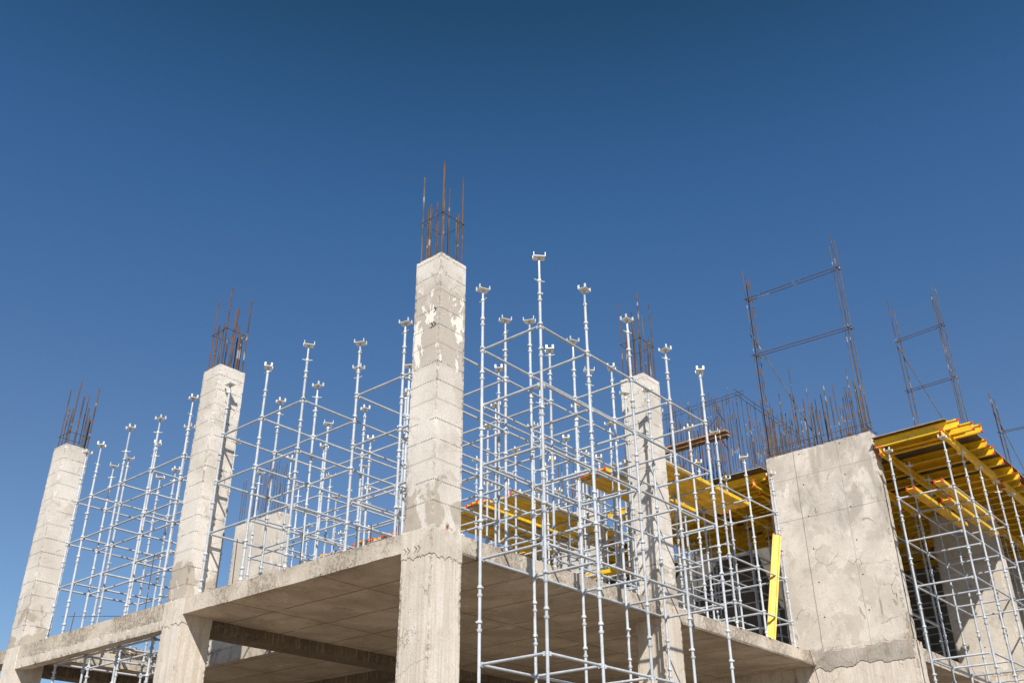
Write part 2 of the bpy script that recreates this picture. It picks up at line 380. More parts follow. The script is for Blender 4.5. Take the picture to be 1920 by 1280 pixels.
# proud cast collar around the corner column at floor level, with a ragged lower lip
def collar(x, y, zb, parent, seed):
    o = .016; mb = MB(); n = 60; rows = []
    path = [(x - o, y + D_ + o), (x - o, y - o), (x + W_ + o + .01, y - o), (x + W_ + o + .01, y + D_ + o)]
    pts = []
    for i in range(3):
        a_, b_ = Vector(path[i]), Vector(path[i + 1])
        for j in range(n): pts.append(a_ + (b_ - a_) * (j / n))
    pts.append(Vector(path[-1]))
    for k, p in enumerate(pts):
        nz = noise.noise(Vector((k * .10 + seed, seed, 0))) * .07 + noise.noise(Vector((k * .41 + seed, 1, 0))) * .045 + noise.noise(Vector((k * 1.1, 3, seed))) * .018
        ctr = Vector((x + W_ / 2, y + D_ / 2)); inn = ctr + (p - ctr) * .93
        b = len(mb.v)
        top = -.012 + noise.noise(Vector((k * .5, seed, 5))) * .012
        mb.v += [(inn.x, inn.y, top + .01), (p.x, p.y, top), (p.x, p.y, zb * .55), (p.x, p.y, zb + nz), (inn.x, inn.y, zb + nz + .01)]
        if k:
            for q in range(4): mb.face((b - 5 + q, b + q, b + q + 1, b - 4 + q))
    me = mb.mesh('collar', M['beam']); rough(me, .003, 0, 5.)
    return link('collar', me, parent)
collar(0, 0, -.42, BL, 3.); collar(0, 6.374, -.46, BL, 8.)

# floor slab: cells with a stair opening behind the left bay
ST = -.30
def axis(vals, step):
    out = []
    for a_, b_ in zip(vals, vals[1:]):
        n = max(1, round((b_ - a_) / step)); out += [a_ + (b_ - a_) * i / n for i in range(n)]
    return out + [vals[-1]]
ax = axis([.006, .24, 3.25, 12.675, 13.135, 32], .16); ay = axis([-2.1, .006, 6.99, 12.09, 14.4, 30], .16)
def solid(i, j):
    if i < 0 or j < 0 or i >= len(ax) - 1 or j >= len(ay) - 1: return False
    x = (ax[i] + ax[i + 1]) / 2; y = (ay[j] + ay[j + 1]) / 2
    if x < 13.135 and y < .006: return False
    if .24 < x < 3.25 and 6.99 < y < 12.09: return False
    if y > 14.4 and x < 3.25: return False
    return True
mb = MB(); vi = {}
def V(i, j, k):
    q = (i, j, k)
    if q not in vi: vi[q] = len(mb.v); mb.v.append((ax[i], ay[j], (0, ST / 2, ST)[k]))
    return vi[q]
for i in range(len(ax) - 1):
    for j in range(len(ay) - 1):
        if not solid(i, j): continue
        mb.face((V(i, j, 0), V(i + 1, j, 0), V(i + 1, j + 1, 0), V(i, j + 1, 0)))
        mb.face((V(i, j, 2), V(i, j + 1, 2), V(i + 1, j + 1, 2), V(i + 1, j, 2)))
        for k in (0, 1):
            if not solid(i - 1, j): mb.face((V(i, j, k), V(i, j + 1, k), V(i, j + 1, k + 1), V(i, j, k + 1)))
            if not solid(i + 1, j): mb.face((V(i + 1, j + 1, k), V(i + 1, j, k), V(i + 1, j, k + 1), V(i + 1, j + 1, k + 1)))
            if not solid(i, j - 1): mb.face((V(i + 1, j, k), V(i, j, k), V(i, j, k + 1), V(i + 1, j, k + 1)))
            if not solid(i, j + 1): mb.face((V(i, j + 1, k), V(i + 1, j + 1, k), V(i + 1, j + 1, k + 1), V(i, j + 1, k + 1)))
me = mb.mesh('floor_slab', M['slab'])
for v in me.vertices:
    p = v.co; v.co = p + Vector((0, 0, noise.noise(p * 1.4) * .008 + noise.noise(p * 6) * .008)) + Vector((max(0, noise.noise(p * 5)) * .008 if p.x < .01 else 0, max(0, noise.noise(p * 5)) * .008 if p.y < .01 else 0, 0))
link('floor_slab', me, BL)
cblock('edge_beam', (.004, 6.99, -.50), (.24, 12.79, -.29), M['beam'], BL, (.12, .1, .07), .003, .02, 2.)
cblock('cross_beam', (.64, 6.40, -.52), (12.66, 6.96, -.29), M['beam_shade'], BL, (.2, .14, .1), .004, .02, 4.)
cblock('cross_beam', (.64, 12.82, -.52), (12.66, 13.36, -.29), M['beam_shade'], BL, (.2, .14, .1), .004, .02, 5.)
cblock('cross_beam', (6.15, 6.98, -.50), (6.7, 12.8, -.29), M['beam_shade'], BL, (.14, .2, .1), .004, .02, 6.)
cblock('upstand', (.95, 12.11, .003), (1.75, 12.3, .17), M['beam'], BL, (.06, .06, .05), .006, .05, 7.)
cblock('upstand', (3.27, 7.2, .003), (3.45, 11.6, .42), M['beam'], BL, (.08, .1, .06), .005, .05, 8.)

# walls / piers
def pier(name, lo, hi, mat, seed, parent=BL, res=(.1, .1, .1), label=None):
    o = cblock(name, lo, hi, M[mat], parent, res, .002, .02, seed)
    if label: o['label'] = label
    return o
PW = pier('pier_wall', (12.68, -2.25, .0), (13.13, .56, 4.97), 'wall', 1., res=(.09, .09, .09), label='broad pale pier wall with tie holes and a crown of rebar')
pier('lower_pier_wall', (12.67, -2.32, GZ - .1), (13.16, .56, -.0), 'low', 2.)
pier('cap_beam', (12.69, .563, -.62), (13.12, 6.3, -.29), 'beam', 5.)
# grey repair band along the foot of the pier wall
mb = MB(); n = 70
for k in range(n + 1):
    y = -2.275 + (2.84 + .0) * k / n * .84
    t = -.02 - .30 * (k / n) * 0 + noise.noise(Vector((k * .17, 2, 0))) * .05 + (.03 if k < 20 else 0)
    bt = -.40 + noise.noise(Vector((k * .13, 7, 0))) * .10 + noise.noise(Vector((k * .6, 4, 0))) * .04 + (.05 if 20 < k < 45 else 0)
    b = len(mb.v); mb.v += [(12.70, y, t + .02), (12.652, y, t), (12.649, y, (t + bt) / 2), (12.655, y, bt), (12.70, y, bt)]
    if k:
        for q in range(4): mb.face((b + q, b - 5 + q, b - 4 + q, b + 1 + q))
me = mb.mesh('mortar_band', M['mortar']); rough(me, .006, 0, 6.); link('mortar_band', me, BL)
PV = pier('pier_wall', (18.9, -3.0, 0.), (19.35, -1.30, 4.62), 'wall2', 9., label='shaded pier wall standing behind the right scaffold')
pier('lower_pier_wall', (18.89, -3.04, GZ - .1), (19.38, -1.28, 0.), 'low', 10.)
P3w = pier('pier_wall', (25.2, -2.5, 0.), (25.65, -.8, 4.62), 'wall2', 12.)
P6 = pier('pier_wall', (6.85, 13.3, 0.), (7.3, 15.5, 4.95), 'wall2', 13., label='far pale pier seen between the left scaffold poles')
P7 = pier('pier_wall', (12.68, 6.2, 0.), (13.1, 7.5, 4.95), 'wall2', 14.)
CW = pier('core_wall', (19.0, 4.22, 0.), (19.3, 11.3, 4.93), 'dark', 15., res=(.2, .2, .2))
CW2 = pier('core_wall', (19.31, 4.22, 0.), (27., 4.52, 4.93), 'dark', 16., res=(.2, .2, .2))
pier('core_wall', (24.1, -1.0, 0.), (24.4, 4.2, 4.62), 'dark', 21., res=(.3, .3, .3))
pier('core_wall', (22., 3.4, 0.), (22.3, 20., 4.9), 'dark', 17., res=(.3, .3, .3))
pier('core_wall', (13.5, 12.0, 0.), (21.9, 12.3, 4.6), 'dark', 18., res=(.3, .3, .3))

# rebar on the walls
def row(parent, p0, p1, n, z0, hmin, hmax, mat=('rebar', 'rebar2'), r=(.011, .016), lean=.010):
    for i in range(n):
        t = (i + random.uniform(-.25, .25)) / max(1, n - 1); x = p0[0] + (p1[0] - p0[0]) * t; y = p0[1] + (p1[1] - p0[1]) * t
        h = random.uniform(hmin, hmax)
        rebar(parent, (x, y, z0 - .05), (x + random.uniform(-lean, lean) * h, y + random.uniform(-lean, lean) * h, z0 + h), random.uniform(*r), random.choice(mat))
def tie(parent, p0, p1, r=.006, name='tie_bar'):
    return rebar(parent, p0, p1, r, 'tie', name)
row(PW, (12.74, -2.15), (12.74, .5), 26, 4.95, .8, 1.75); row(PW, (13.07, -2.15), (13.07, .5), 22, 4.95, .8, 1.6)
for y, h in ((-1.88, 2.0), (-.35, 2.55), (-2.0, 1.5), (-.75, 1.75), (-1.1, 1.7)): rebar(PW, (12.9, y, 4.9), (12.9, y, 4.95 + h), .009, 'rebar2')
for dz in (.05, .22): tie(PW, (12.70, -2.35, 4.97 + dz), (12.70, .55, 4.97 + dz + .02), .007)
tie(PW, (13.10, -2.3, 5.05), (13.10, .5, 5.05), .007); tie(PW, (12.68, -2.22, 5.1), (13.2, -2.22, 5.06), .008); tie(PW, (12.72, .48, 5.14), (13.12, .48, 5.1), .006)
for y in (-1.75, -2.12):
    b = MB(); b.box((12.70, y, 4.975), (12.78, y + .06, 5.10)); b.obj('formwork_clamp', M['rebar'], PW)
def tall_frame(parent, x, ya, yb, zt, z0, zs, brace, dx=.15, rag=.25):
    for (y, s) in ((ya, 1), (yb, -1)):
        for i, (ox, oy) in enumerate(((0, 0), (.02, -.10), (dx, .03), (dx + .02, -.08))):
            zz = zt - (.0, .28, .10, .38)[i] * (rag / .25)
            rebar(parent, (x + ox, y + oy * s, z0), (x + ox + .02, y + oy * s + random.uniform(-.02, .02), zz), .0125, random.choice(('rebar', 'rebar2')))
    for (z1, z2) in zs:
        for ox in (0, dx): tie(parent, (x + ox - .012, ya + .08, z1 + .0), (x + ox - .012, yb - .1, z2), .011)
        tie(parent, (x - .05, ya, z1), (x + dx + .05, ya, z1), .007); tie(parent, (x - .05, yb, z2), (x + dx + .05, yb, z2), .007)
    if brace: rebar(parent, (x - .02, brace[0], brace[1]), (x + .05, brace[2], brace[3]), .014, 'rebar2', 'brace_bar')
tall_frame(PW, 12.75, .50, -2.2, 10.82, 4.9, ((9.85, 9.78), (8.05, 7.93)), (.5, 8.73, -.85, 5.2))
tall_frame(PV, 18.95, -1.50, -2.93, 11.82, 4.5, ((10.33, 10.40), (8.57, 8.58)), (-1.5, 10.2, -2.35, 7.3))
tall_frame(P3w, 25.25, -2.42, -3.9, 10.5, 4.5, ((8.96, 8.9), (7.3, 7.3)), (-2.4, 9.9, -2.9, 7.3))
# rebar forest of the core wall
row(CW, (19.06, 4.3), (19.06, 7.85), 34, 4.93, 4.6, 5.9, lean=.006); row(CW, (19.25, 4.4), (19.25, 7.9), 26, 4.93, 4.2, 5.6, lean=.006)
row(CW2, (19.4, 4.27), (25.8, 4.27), 42, 4.93, 4.2, 5.6, lean=.006); row(CW2, (19.6, 4.47), (25.8, 4.47), 32, 4.93, 4.0, 5.3, lean=.006)
for dz in (0, .18):
    tie(CW, (19.0, 3.95, 10.22 + dz * .6), (19.0, 8.1, 10.17 + dz), .010); tie(CW2, (18.8, 4.22, 10.22 + dz), (26., 4.22, 10.05 + dz), .010)
row(P6, (6.9, 13.4), (6.9, 15.45), 16, 4.93, 1.1, 2.0, r=(.008, .011)); row(P6, (7.25, 13.4), (7.25, 15.4), 12, 4.93, .9, 1.9, r=(.008, .011))
tie(P6, (6.88, 13.3, 5.0), (6.88, 15.5, 5.0), .006)
row(P7, (12.72, 6.25), (12.72, 7.45), 7, 4.93, 1.2, 2.3); row(P7, (13.05, 6.25), (13.05, 7.45), 5, 4.93, 1.2, 2.1)
# loose starter bars along the slab edge
for x, y, h, l in ((.10, 11.75, .5, .04), (.14, 7.95, 1.15, -.01), (.13, 5.1, .85, -.04), (.12, 3.2, .7, -.02), (.1, 1.45, .35, 0.), (.3, 11.2, .55, .05)):
    rebar(BL, (x, y, -.02), (x + l, y + l, h), .009, 'rebar' if h != .5 else 'rebar2', 'starter_bar')
rebar(BL, (.5, 12.15, .62), (1.2, 9.3, .32), .006, 'tie', 'starter_bar')
# stencilled chevrons on the corner column
def chevron(parent, c, s, th, plane='x'):
    mb = MB(); x, y, z = c
    for sg in (1, -1):
        p0 = Vector((x, y, z)); p1 = Vector((x, y + s * .55, z + s * .5 * sg))
        d = (p1 - p0); ux = d.normalized(); uz = Vector((1, 0, 0)); uy = ux.cross(uz)
        mb.obox((p0 + p1) / 2, ux, uy, uz, (d.length / 2, th, .0015))
    return mb.obj('chevron_mark', M['mark'], parent)
for z in (3.42, 3.70):
    chevron(BL, (-.0045, .07, z), .10, .007)
chevron(BL, (-.0045, .13, 3.42), .10, .007)
for y in (.20, .27, .42, .49): chevron(BL, (-.0235, y, -.30), .11, .0018)

# ------------------------------------------------------------------ scaffold parts
NSEG = 12
def standard_mesh(zb, zt, nodes, locked):
    pr = [(.024, zb)]
    for zn in sorted(nodes):
        if zn - .03 < zb or zn + .16 > zt: continue
        up = .052 if zn in locked else .10
        pr += [(.024, zn - .030), (.033, zn - .026), (.041, zn - .002), (.041, zn + .012), (.030, zn + .012), (.0245, zn + .016)]
        pr += [(.0245, zn + up - .004), (.040, zn + up - .004), (.042, zn + up + .014), (.034, zn + up + .034), (.027, zn + up + .040), (.024, zn + up + .042)]
    pr += [(.024, zt - .02), (.024, zt)]
    mb = MB(); mb.lathe(pr, NSEG)
    for zn in nodes:                       # small locking lug on each upper cup
        if zn - .03 < zb or zn + .16 > zt: continue
        up = .052 if zn in locked else .10
        t = (zn * 7.3) % 6.28
        c = Vector((.042 * math.cos(t), .042 * math.sin(t), zn + up + .015))
        mb.obox(c, Vector((math.cos(t), math.sin(t), 0)), Vector((-math.sin(t), math.cos(t), 0)), Vector((0, 0, 1)), (.012, .009, .012))
    return mb.mesh('standard', M['steel'], True)
_ledg = {}
def ledger_mesh(L):
    L = round(L, 3)
    if L not in _ledg:
        mb = MB(); mb.tube([(.065, 0, 0), (L - .065, 0, 0)], .0215, 10)
        for s, e in ((1, .0), (-1, L)):
            mb.obox((e + s * .052, 0, .0), Vector((1, 0, 0)), Vector((0, 1, 0)), Vector((0, 0, 1)), (.022, .009, .030))
        _ledg[L] = mb.mesh('ledger', M['steel'], True)
    return _ledg[L]
def head_mesh():
    mb = MB(); a_, b_ = .098, .078
    mb.box((-a_, -b_, 0), (a_, b_, .008))
    for sx in (-1, 1):
        for sy in (-1, 1):
            x = sx * (a_ - .004); y = sy * (b_ - .017)
            mb.box((x - .0045, y - .017, .008), (x + .0045, y + .017, .074))
    mb.box((-.026, -.026, -.012), (.026, .026, -.0005))
    me = mb.mesh('fork_head', M['plate']); return me
HEAD = head_mesh()
mb = MB(); mb.lathe([(.019, -1), (.019, 0)], 8); JACK = mb.mesh('jack_screw', M['thread'], True)
mb = MB(); mb.lathe([(.030, -.015), (.034, -.01), (.034, .022), (.028, .03)], 10)
mb.tube([(-.095, 0, .016), (-.03, 0, .004), (.03, 0, .004), (.095, 0, .016)], .0075, 6)
NUT = mb.mesh('wing_nut', M['plate'], True)
mb = MB(); mb.box((-.075, -.075, 0), (.075, .075, .008)); mb.lathe([(.019, .008), (.019, .18)], 8); mb.lathe([(.032, .10), (.034, .13), (.028, .14)], 10)
BASE = mb.mesh('base_plate', M['plate'], True)

def tower(label, xs, ys, levels, base, heads=None, ztube=None, group='scaffold towers on the slab', hz=(4.28, 4.45), basefn=None, off=.5, skip=None, rot0=None, jig=True, ledx=None):
    heads = heads or {}
    T = thing('scaffold_tower', label, 'scaffolding', (xs[0], ys[0], base), group)
    top = max(levels); ztube = ztube if ztube is not None else top + .90
    cache = {}
    nodes = [top + .5]
    z = top
    while z > base: nodes.append(z); z -= .5
    nodes += [l for l in levels if min(abs(l - q) for q in nodes) > .12]
    nodes = [n for n in nodes if n in levels or min([abs(n - l) for l in levels]) > .2]
    def loc(x, y, z): return (x - xs[0], y - ys[0], z - base)
    for i, x in enumerate(xs):
        for j, y in enumerate(ys):
            if skip and skip(x, y): continue
            b = basefn(x, y) if basefn else base
            zt = ztube + random.choice((-.06, 0, .05, .1)) if jig else ztube
            key = (round(b, 2), round(zt, 2))
            bb = .14 if b > GZ + .2 else .1
            if key not in cache: cache[key] = standard_mesh(bb + b, zt, nodes, set(levels))
            s = link('standard', cache[key], T, (x - xs[0], y - ys[0], -base)); s.rotation_euler = (random.uniform(-.0022, .0022), random.uniform(-.0022, .0022), random.uniform(0, 6.28))
            hzv = heads.get((i, j), random.uniform(*hz)); hzv = max(hzv, zt + .12)
            rz = random.uniform(0, math.pi) if rot0 is None else rot0
            tl = (random.uniform(-.05, .05), random.uniform(-.05, .05)) if rot0 is None else (0, 0)
            h = link('fork_head', HEAD, s, (0, 0, hzv)); h.rotation_euler = (tl[0], tl[1], rz - s.rotation_euler.z)
            jk = link('jack_screw', JACK, s, (0, 0, hzv - .012)); jk.scale = (1, 1, hzv - zt + .05)
            nu = link('wing_nut', NUT, s, (0, 0, zt + .015)); nu.rotation_euler.z = random.uniform(0, 3.1)
            ba = link('base_plate', BASE, s, (0, 0, b + .002))
    for l in levels:
        for j, y in enumerate(ys):
            for i in range(len(xs) - 1):
                if skip and (skip(xs[i], y) or skip(xs[i + 1], y)): continue
                if basefn and (l < max(basefn(xs[i], y), basefn(xs[i + 1], y)) + .1): continue
                link('ledger', ledger_mesh(xs[i + 1] - xs[i]), T, loc(xs[i], y, l + .025))
        for i, x in enumerate(xs):
            for j in range(len(ys) - 1):
                if skip and (skip(x, ys[j]) or skip(x, ys[j + 1])): continue
                if basefn and (l < max(basefn(x, ys[j]), basefn(x, ys[j + 1])) + .1): continue
                o = link('ledger', ledger_mesh(ys[j + 1] - ys[j]), T, loc(x, ys[j], l + .025)); o.rotation_euler.z = math.pi / 2
        if ledx:
            for (x0, y0, x1) in ledx: link('ledger', ledger_mesh(x1 - x0), T, loc(x0, y0, l + .025))
    return T
IL = (1.19, 2.21, 3.21)
G1 = 'falsework scaffolds standing on the bare floor slab'
tower('tall scaffold tower outside the slab edge, right of the corner column, running down past it', [.737, 1.99, 3.26, 4.51, 5.77], [-1.52, -.29],
      (3.07, 2.06, 1.04, -.43, -1.93, -3.43, -4.93), GZ,
      {(0, 0): 4.37, (0, 1): 4.24, (1, 0): 4.33, (1, 1): 4.17, (2, 0): 4.29, (2, 1): 4.29, (3, 0): 4.17, (3, 1): 4.2, (4, 0): 4.21, (4, 1): 4.18}, 3.97, group='scaffolds standing on the ground outside the slab edge')
tower('scaffold tower on the slab, immediately left of the corner column', [.74, 2.03, 3.31], [.32, 1.60, 2.82], IL, 0., {(0, 2): 4.32, (0, 1): 4.31, (1, 2): 4.34, (1, 0): 4.44, (2, 1): 4.35}, None, G1)
tower('scaffold tower between the corner column and the next column to its right', [4.60, 5.87], [.32, 1.60, 2.82], IL + (.24,), 0., {}, None, G1, ledx=[(3.31, .32, 4.60), (3.31, 1.6, 4.6), (3.31, 2.82, 4.6)])
tower('scaffold tower at the left slab edge, its first pole against the middle left column', [.2, 1.47, 2.78], [3.71, 4.96, 6.21], IL, 0., {(0, 2): 4.35, (0, 1): 4.27, (0, 0): 4.38, (1, 0): 4.38}, None, G1)
tower('scaffold tower seen through the poles, behind the one at the left slab edge', [4.05, 5.32], [3.71, 4.96, 6.21], IL + (.24,), 0., {}, None, G1, ledx=[(2.78, 3.71, 4.05), (2.78, 4.96, 4.05)])
tower('scaffold tower rising through the stair opening between the two leftmost columns', [.30, 1.03, 2.30], [7.75, 9.0, 10.28, 11.52, 12.2], (3.21, 2.21, 1.19, -.53, -2.53, -4.5), GZ,
      {(0, 4): 4.48, (0, 3): 4.49, (0, 2): 4.58, (0, 1): 4.44, (0, 0): 4.55, (1, 4): 4.36}, 4.05, group='scaffolds between the left columns', hz=(4.35, 4.5),
      basefn=lambda x, y: 0. if y > 12.1 else GZ, skip=lambda x, y: x > 2 and y < 8)
tower('scaffold tower carrying the nearest yellow work platforms, behind the second right column', [7.1, 8.4], [.32, 1.60, 2.85], IL + (.24,), 0., {(0, 2): 4.4}, None, G1)
tower('scaffold tower under the yellow platforms in the middle of the slab', [6.75, 7.95, 9.15, 10.35], [4.1, 5.35, 6.05], IL + (.24,), 0., {}, None, G1, skip=lambda x, y: y > 6 and False)
tower('scaffold tower at the slab edge left of the broad pier, beside the leaning yellow beam', [9.15, 10.44, 11.80], [.06, 1.30, 2.60], (.52, 1.52, 3.14), 0., {(1, 0): 4.2, (2, 0): 4.14}, None, G1)
tower('far scaffold tower behind the stair opening, seen left of the corner column', [3.75, 5.0, 6.25], [7.5, 8.75, 10.0], IL + (.24,), 0., {}, None, G1, hz=(4.3, 4.5))
tower('farthest scaffold tower beneath the distant red tipped platforms', [7.0, 8.25, 9.5, 10.75], [8.4, 9.65, 10.9, 12.1], IL + (.24,), 0., {}, None, G1, hz=(4.2, 4.4))
tower('scaffold tower between the middle platforms and the broad pier', [9.7, 10.95, 12.2], [3.85, 5.1, 6.05], IL + (.24,), 0., {}, None, G1)
tower('rear scaffold tower half hidden behind the corner column', [7.9, 9.15], [2.9, 3.9], IL, 0., {}, None, G1)
G2 = 'scaffolds holding up the plywood deck'
tower('tall outer scaffold tower under the deck corner, right of the broad pier', [12.52, 13.78, 15.08, 16.40], [-3.92, -2.65], (3.07, 2.05, 1.03, -.55, -2.05, -3.55, -5.05), GZ, {}, 3.93, G2, hz=(4.27, 4.272), rot0=0., basefn=lambda x, y: GZ)
tower('outer scaffold tower at the right edge of the picture, beyond the shaded pier', [17.66, 20.0, 21.25, 22.5], [-3.92, -2.65], (3.07, 2.05, 1.03, -.55, -2.05, -3.55), GZ, {}, 3.93, G2, hz=(4.27, 4.272), rot0=0., skip=lambda x, y: x < 18 and y > -3, basefn=lambda x, y: GZ)
tower('shaded scaffold tower under the deck just behind the broad pier', [13.9, 15.15, 16.4, 17.65], [-1.35, -.1, 1.15], IL, 0., {}, 3.9, G2, hz=(4.27, 4.272), rot0=0.)
tower('shaded scaffold tower under the deck left of the broad pier', [13.4, 14.65, 15.9, 17.15], [2.3, 3.5, 4.75], IL, 0., {}, 3.9, G2, hz=(4.27, 4.272), rot0=0., ledx=[(11.80, 2.3 + .3, 13.4)] if False else None)
tower('shaded scaffold tower deep under the deck beyond the shaded pier', [19.9, 21.15, 22.4, 23.65], [-1.2, .1, 1.4], IL, 0., {}, 3.9, G2, hz=(4.27, 4.272), rot0=0.)

# ------------------------------------------------------------------ yellow formwork beams
_bm = {}
def beam_meshes(L):
    L = round(L, 2)
    if L not in _bm:
        mb = MB()
        prof = [(-.04, 0), (.04, 0), (.04, .034), (.0145, .044), (.0145, .156), (.04, .166), (.04, .2), (-.04, .2), (-.04, .166), (-.0145, .156), (-.0145, .044), (-.04, .034)]
        N = len(prof)
        for x in (.0, L):
            for p in prof: mb.v.append((x, p[0], p[1]))
        for i in range(N): mb.face((i, (i + 1) % N, N + (i + 1) % N, N + i))
        mb.face(tuple(reversed(range(N)))); mb.face(tuple(range(N, 2 * N)))
        be = mb.mesh('formwork_beam', M['yellow'])
        caps = []
        for (x0, x1) in ((-.008, .03), (L - .03, L + .008)):
            c = MB()
            for z0, z1 in ((-.003, .038), (.162, .203)): c.box((x0, -.043, z0), (x1, .043, z1))
            caps.append(c.mesh('end_cap', M['red']))
        _bm[L] = (be, caps)
    return _bm[L]
def beam(label, p, L, ang, flat=False, group=None, tilt=None, name='formwork_beam'):
    be, caps = beam_meshes(L)
    o = thing(name, label, 'beam', p, group, be)
    if tilt is not None: o.rotation_mode = 'QUATERNION'; o.rotation_quaternion = tilt
    else: o.rotation_euler = (math.pi / 2 if flat else 0, 0, ang)
    for c in caps: link('end_cap', c, o)
    return o
ORD = ['first', 'second', 'third', 'fourth', 'fifth', 'sixth', 'seventh', 'eighth', 'ninth', 'tenth', 'eleventh', 'twelfth']
# flat laid work platforms on the top ledgers.  Flat beams: local z -> -y, so the beam spans y-.2 .. y
def platform(where, x, ys, L, z, grp, jit=.08):
    for i, y in enumerate(ys):
        beam('yellow beam laid flat on %s, %s from the near side' % (where, ORD[i]), (x + random.uniform(-jit, jit), y + .2, z + .04), L, random.uniform(-.004, .004), True, grp)
ZP = 3.21 + .025 + .022
platform('the platform right of the second right column', 7.25, [.40 + .215 * i for i in range(5)], 3.9, ZP, 'beams of the nearest yellow platform')
platform('the platform partly hidden by the second right column', 6.85, [1.62 + .215 * i for i in range(4)], 3.9, ZP, 'beams of the second yellow platform')
platform('the large platform in the middle of the slab', 6.75, [4.02 + .215 * i for i in range(5)], 4.5, ZP, 'beams of the middle yellow platform')
platform('the platform behind the large middle one', 6.7, [5.2 + .215 * i for i in range(8)], 4.5, ZP, 'beams of the rear yellow platform')
platform('the far platform just left of the corner column', 6.95, [8.35 + .3 * i for i in range(6)], 3.9, ZP, 'beams of the far yellow platform')
platform('the farthest platform at the left', 7.05, [10.7 + .3 * i for i in range(3)], 3.9, ZP, 'beams of the farthest yellow platform')
# three beams lying in the right outer tower
ZR = 3.07 + .025 + .022
for lab, x, y in (('yellow beam lying flat in the right outer scaffold, uppermost of three', 12.2, -2.97), ('yellow beam lying flat in the right outer scaffold, the one starting farther back', 13.5, -3.32), ('yellow beam lying flat in the right outer scaffold, closest to its outer poles', 12.13, -3.62)):
    beam(lab, (x, y, ZR + .04), 3.6, 0, True, 'three beams stored in the right scaffold')
beam('single yellow beam lying low inside the scaffold left of the second right column', (7.5, 1.66, 1.255), 2.9, math.pi / 2, True)
beam('single yellow beam lying low inside the scaffold, deeper than its neighbour', (8.1, 1.2, .26), 3.0, math.pi / 2, True)
# leaning beam
p0 = Vector((10.74, .24, .0)); p1 = Vector((11.52, .10, 2.62)); d = (p1 - p0).normalized()
zax = Vector((R.x, R.y, 0)).normalized(); zax = (zax - d * zax.dot(d)).normalized(); yax = zax.cross(d)
q = Matrix((d, yax, zax)).transposed().to_quaternion()
beam('yellow beam leaning upright against the scaffold left of the broad pier', p0, 2.70, 0, False, None, q)

# ------------------------------------------------------------------ plywood deck on joists
ZPr, ZJ, ZD = 4.285, 4.488, 4.692
def deck(name, label, xs, ys, z=ZD):
    mb = MB(); mb.box((xs[0], ys[0], z), (xs[1], ys[1], z + .021)); mb.cur = 1
    e = .003
    mb.box((xs[0] - e, ys[0], z + .002), (xs[0] - .0005, ys[1], z + .019)); mb.box((xs[0], ys[0] - e, z + .002), (xs[1], ys[0] - .0005, z + .019))
    o = thing(name, label, 'plywood sheet', (0, 0, 0), 'sheets of the plywood deck', mb.mesh(name, [M['ply'], M['plyedge']])); return o
deck('plywood_sheet', 'dark plywood deck sheet resting on yellow joists, right of the broad pier', (13.22, 17.4), (-4.33, -2.32))
deck('plywood_sheet', 'small dark plywood sheet at the deck corner beside the top of the broad pier', (12.50, 13.215), (-4.06, -2.32))
deck('plywood_sheet', 'dark plywood deck sheet behind the broad pier', (13.2, 17.4), (-2.31, 2.0))
deck('plywood_sheet', 'dark plywood deck sheet left of the broad pier with a black overhanging edge', (12.45, 18.9), (.62, 2.4), ZD)
deck('plywood_sheet', 'dark plywood deck sheet at the right edge of the picture', (17.42, 30), (-4.3, 2.9), ZD - .001)
deck('plywood_sheet', 'dark plywood deck sheet deep inside, left of the core wall', (12.9, 18.9), (2.42, 5.6), ZD - .002)
deck('plywood_sheet', 'far dark plywood deck sheet behind the middle platforms', (13.6, 21.9), (7.0, 20.), ZD - .003)
GJ = 'yellow joists under the plywood deck'
def joists(xs, y0, L, nm, far=False, lab=None):
    for i, x in enumerate(xs):
        l = lab(i) if lab else '%s yellow joist under the deck %s, counting backward' % ((ORD + ['thirteenth'])[i], nm)
        beam(l, (x, y0 + (random.uniform(-.12, .12) if not far else 0), ZJ), L, math.pi / 2, False, GJ, name='joist')
XR = [12.68, 13.07, 13.35, 14.36, 14.95, 15.81, 16.67, 17.2]
YE = [-4.30, -4.50, -4.60, -4.40, -4.38, -4.34, -4.32, -4.33]
for i, (x, y) in enumerate(zip(XR, YE)):
    l = ('edge joist at the deck corner right of the broad pier' if i == 0 else '%s yellow joist from the deck corner, its red tipped end out at right' % ORD[i])
    beam(l, (x, y, ZJ), 2.0 if x < 13.2 else 3.9, math.pi / 2, False, 'joist ends sticking out at the right', name='joist')
joists([17.75, 18.3, 18.85, 19.4, 19.95, 20.5, 21.1, 21.7, 22.4, 23.2, 24, 25, 26], -4.2, 3.9, 'past the right outer scaffold', True)
joists([13.8, 14.36 + .3, 15.2, 15.9, 16.5, 17.1], -.30, 2.45, 'behind the broad pier', True)
joists([18.2, 18.8, 19.4, 20, 20.6, 21.2, 22, 23, 24], -.25, 3.0, 'beyond the shaded pier', True)
joists([12.86, 13.15, 13.5, 13.9, 14.4, 14.95, 15.5, 16.1, 16.7, 17.3, 17.9, 18.5], .66 - .0, 2.45, 'left of the broad pier', True,
       lambda i: ('sunlit edge joist of the deck left of the broad pier' if i == 0 else '%s yellow joist counted from the deck edge left of the broad pier' % ORD[i]))
joists([12.72, 13.2, 13.65, 14.15, 14.7, 15.25, 15.85, 16.45, 17.05, 17.65, 18.3], 3.2, 2.45, 'deep left of the broad pier', True)
joists([13.75, 14.5, 15.25, 16, 16.75, 17.5, 18.3, 19.1, 20, 21], 7.05, 3.9, 'far behind the middle platforms', True)
joists([13.75, 14.5, 15.25, 16, 16.75, 17.5, 18.3, 19.1, 20, 21], 11.05, .9, 'at the far back wall', True)
